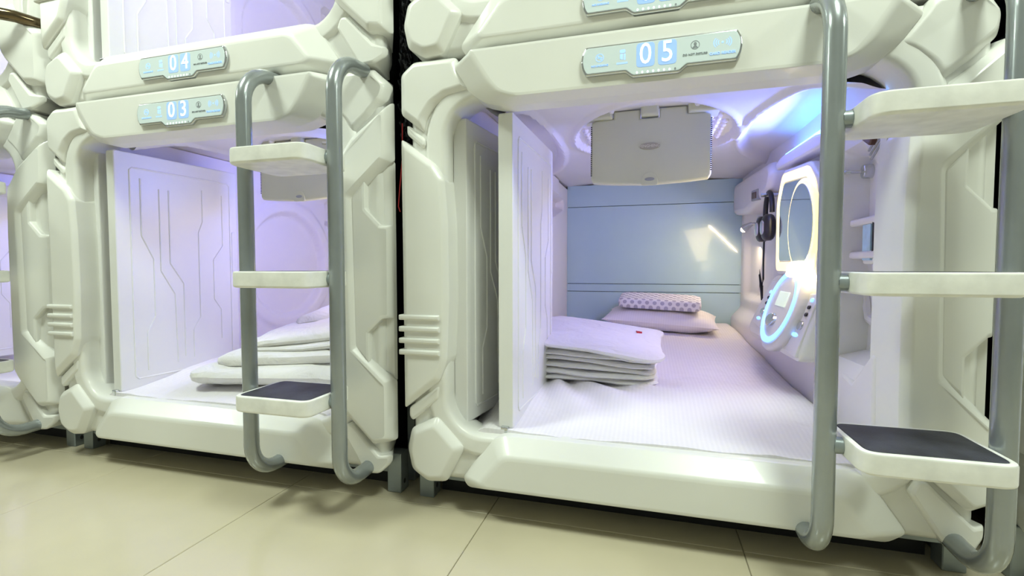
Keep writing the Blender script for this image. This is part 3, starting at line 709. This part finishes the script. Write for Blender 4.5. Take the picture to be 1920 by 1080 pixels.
def pillow_b(b):
    n = 40
    def sh(u, v, s):
        a, c = 2 * u - 1, 2 * v - 1
        t = (1 - abs(a) ** 3.2) ** .6 * (1 - abs(c) ** 3.0) ** .6
        pin = 1 - .07 * (1 - abs(a) ** 2) * abs(c) ** 4; pin2 = 1 - .05 * (1 - abs(c) ** 2) * abs(a) ** 4
        k = .010 * noise.noise((a * 3, c * 3, 2 + s))
        return (.300 * a * pin2, .200 * c * pin, (.060 * t + k * t) * s)
    b.grid(n, n, lambda u, v: sh(u, v, 1)); b.grid(n, n, lambda u, v: sh(1 - u, v, -1))
pl = tag(part('pillow', pillow_b, 'pillow', loc=(1.4 + .585, 1.60, .398), rot=(math.radians(4), math.radians(3), math.radians(-4)), wn=False), 'plump white pillow lying at the head of the bed, under the dotted one', 'pillow')
def foam_b(b):
    def fn(p): return (p[0], p[1], p[2] + (.008 * math.cos(p[1] * 30) if p[2] > 0 else 0))
    b.superell((0, 0, 0), (.215, .140, .036), .35, .16, 64, 12, fn)
tag(part('foam_pillow', foam_b, 'dotted', loc=(1.4 + .580, 1.58, .493), rot=(math.radians(3), math.radians(2.2), math.radians(-4)), wn=False), 'flat foam pillow with grey polka dots on top of the white pillow', 'pillow')

# ------------------------------------------------------------------ headphones on the right wall of 05
hp = empty('headphones', (1.4 + 1.00, 1.02, .80), 'black headphones hanging on the wall beside the round mirror', 'headphones')
def band(b):
    pts = [(0, .058 * math.cos(math.radians(a)), .11 + .085 * math.sin(math.radians(a))) for a in range(-10, 191, 12)]
    b.tube(pts, .010, 10)
part('headband', band, 'dark', hp)
for s in (-1, 1):
    c = part('ear_cup', lambda b: b.superell((0, 0, 0), (.026, .050, .055), .7, .9, 24, 10), 'dark', hp, loc=(-.012, s * .052, .045), key='cup')
    part('cup_disc', lambda b: b.superell((-.022, 0, 0), (.008, .028, .030), .7, 1, 20, 8), 'chrome', c, key='cupd')
part('cable', lambda b: b.tube([(-.005, .05, .0), (-.004, .06, -.08), (-.003, .06, -.17), (-.006, .07, -.20), (-.01, .10, -.13), (-.012, .07, -.20), (-.006, .045, -.27), (-.004, .07, -.20), (-.008, .055, -.26), (-.012, .09, -.15)], .004, 6), 'dark', hp)
part('wall_peg', lambda b: b.tube([(.04, 0, .185), (-.03, 0, .185)], .008, 8), 'chrome', hp)

# ------------------------------------------------------------------ gap between the stacks: steel post, foil, wire
for i, (x, lab) in enumerate(((1.180, 'tall grey steel post in the dark gap between pods numbered 03 and 05'), (2.585, 'tall grey steel post at the right of the pod numbered 05'))):
    tag(part('support_post', lambda b: b.block([(0, 0), (.026, 0), (.026, 2.42), (0, 2.42)], 0, .05, .002, .002, 1, 1), 'steel', key='tallpost', loc=(x, .145, 0)), lab, 'post', 'steel posts between the stacks')
def foil_b(b):
    b.grid(18, 140, lambda u, v: (1.206 + .036 * u, .075 + .020 * noise.noise((u * 3, v * 40, 0)) + .014 * noise.noise((u * 9, v * 120, 3)), 1.0 + 1.4 * v))
    n = len(b.v); b.v += [(x, y + .006, z) for x, y, z in b.v]; b.f += [tuple(n + i for i in reversed(f)) for f in b.f]
tag(part('insulation_foil', foil_b, 'foil', wn=False, angle=12), 'crumpled black foil stuffed in the gap left of the pod numbered 05', 'foil')
tag(part('red_wire', lambda b: b.tube([(1.226, .05, 1.10), (1.228, .045, 1.0), (1.222, .04, .92), (1.216, .04, .86), (1.219, .045, .845)], .0018, 6), 'red'), 'thin red wire hanging in the gap between pods numbered 03 and 05', 'wire')
# bronze grab rail of the upper left pod
gr = tag(part('grab_rail', lambda b: b.tube([(-.50, -.12, 1.56), (-.36, -.12, 1.56), (-.27, -.10, 1.56), (-.22, -.05, 1.56), (-.20, .02, 1.56)], .02, 14), 'bronze'), 'dark shiny bronze grab rail in the top left corner', 'grab rail')
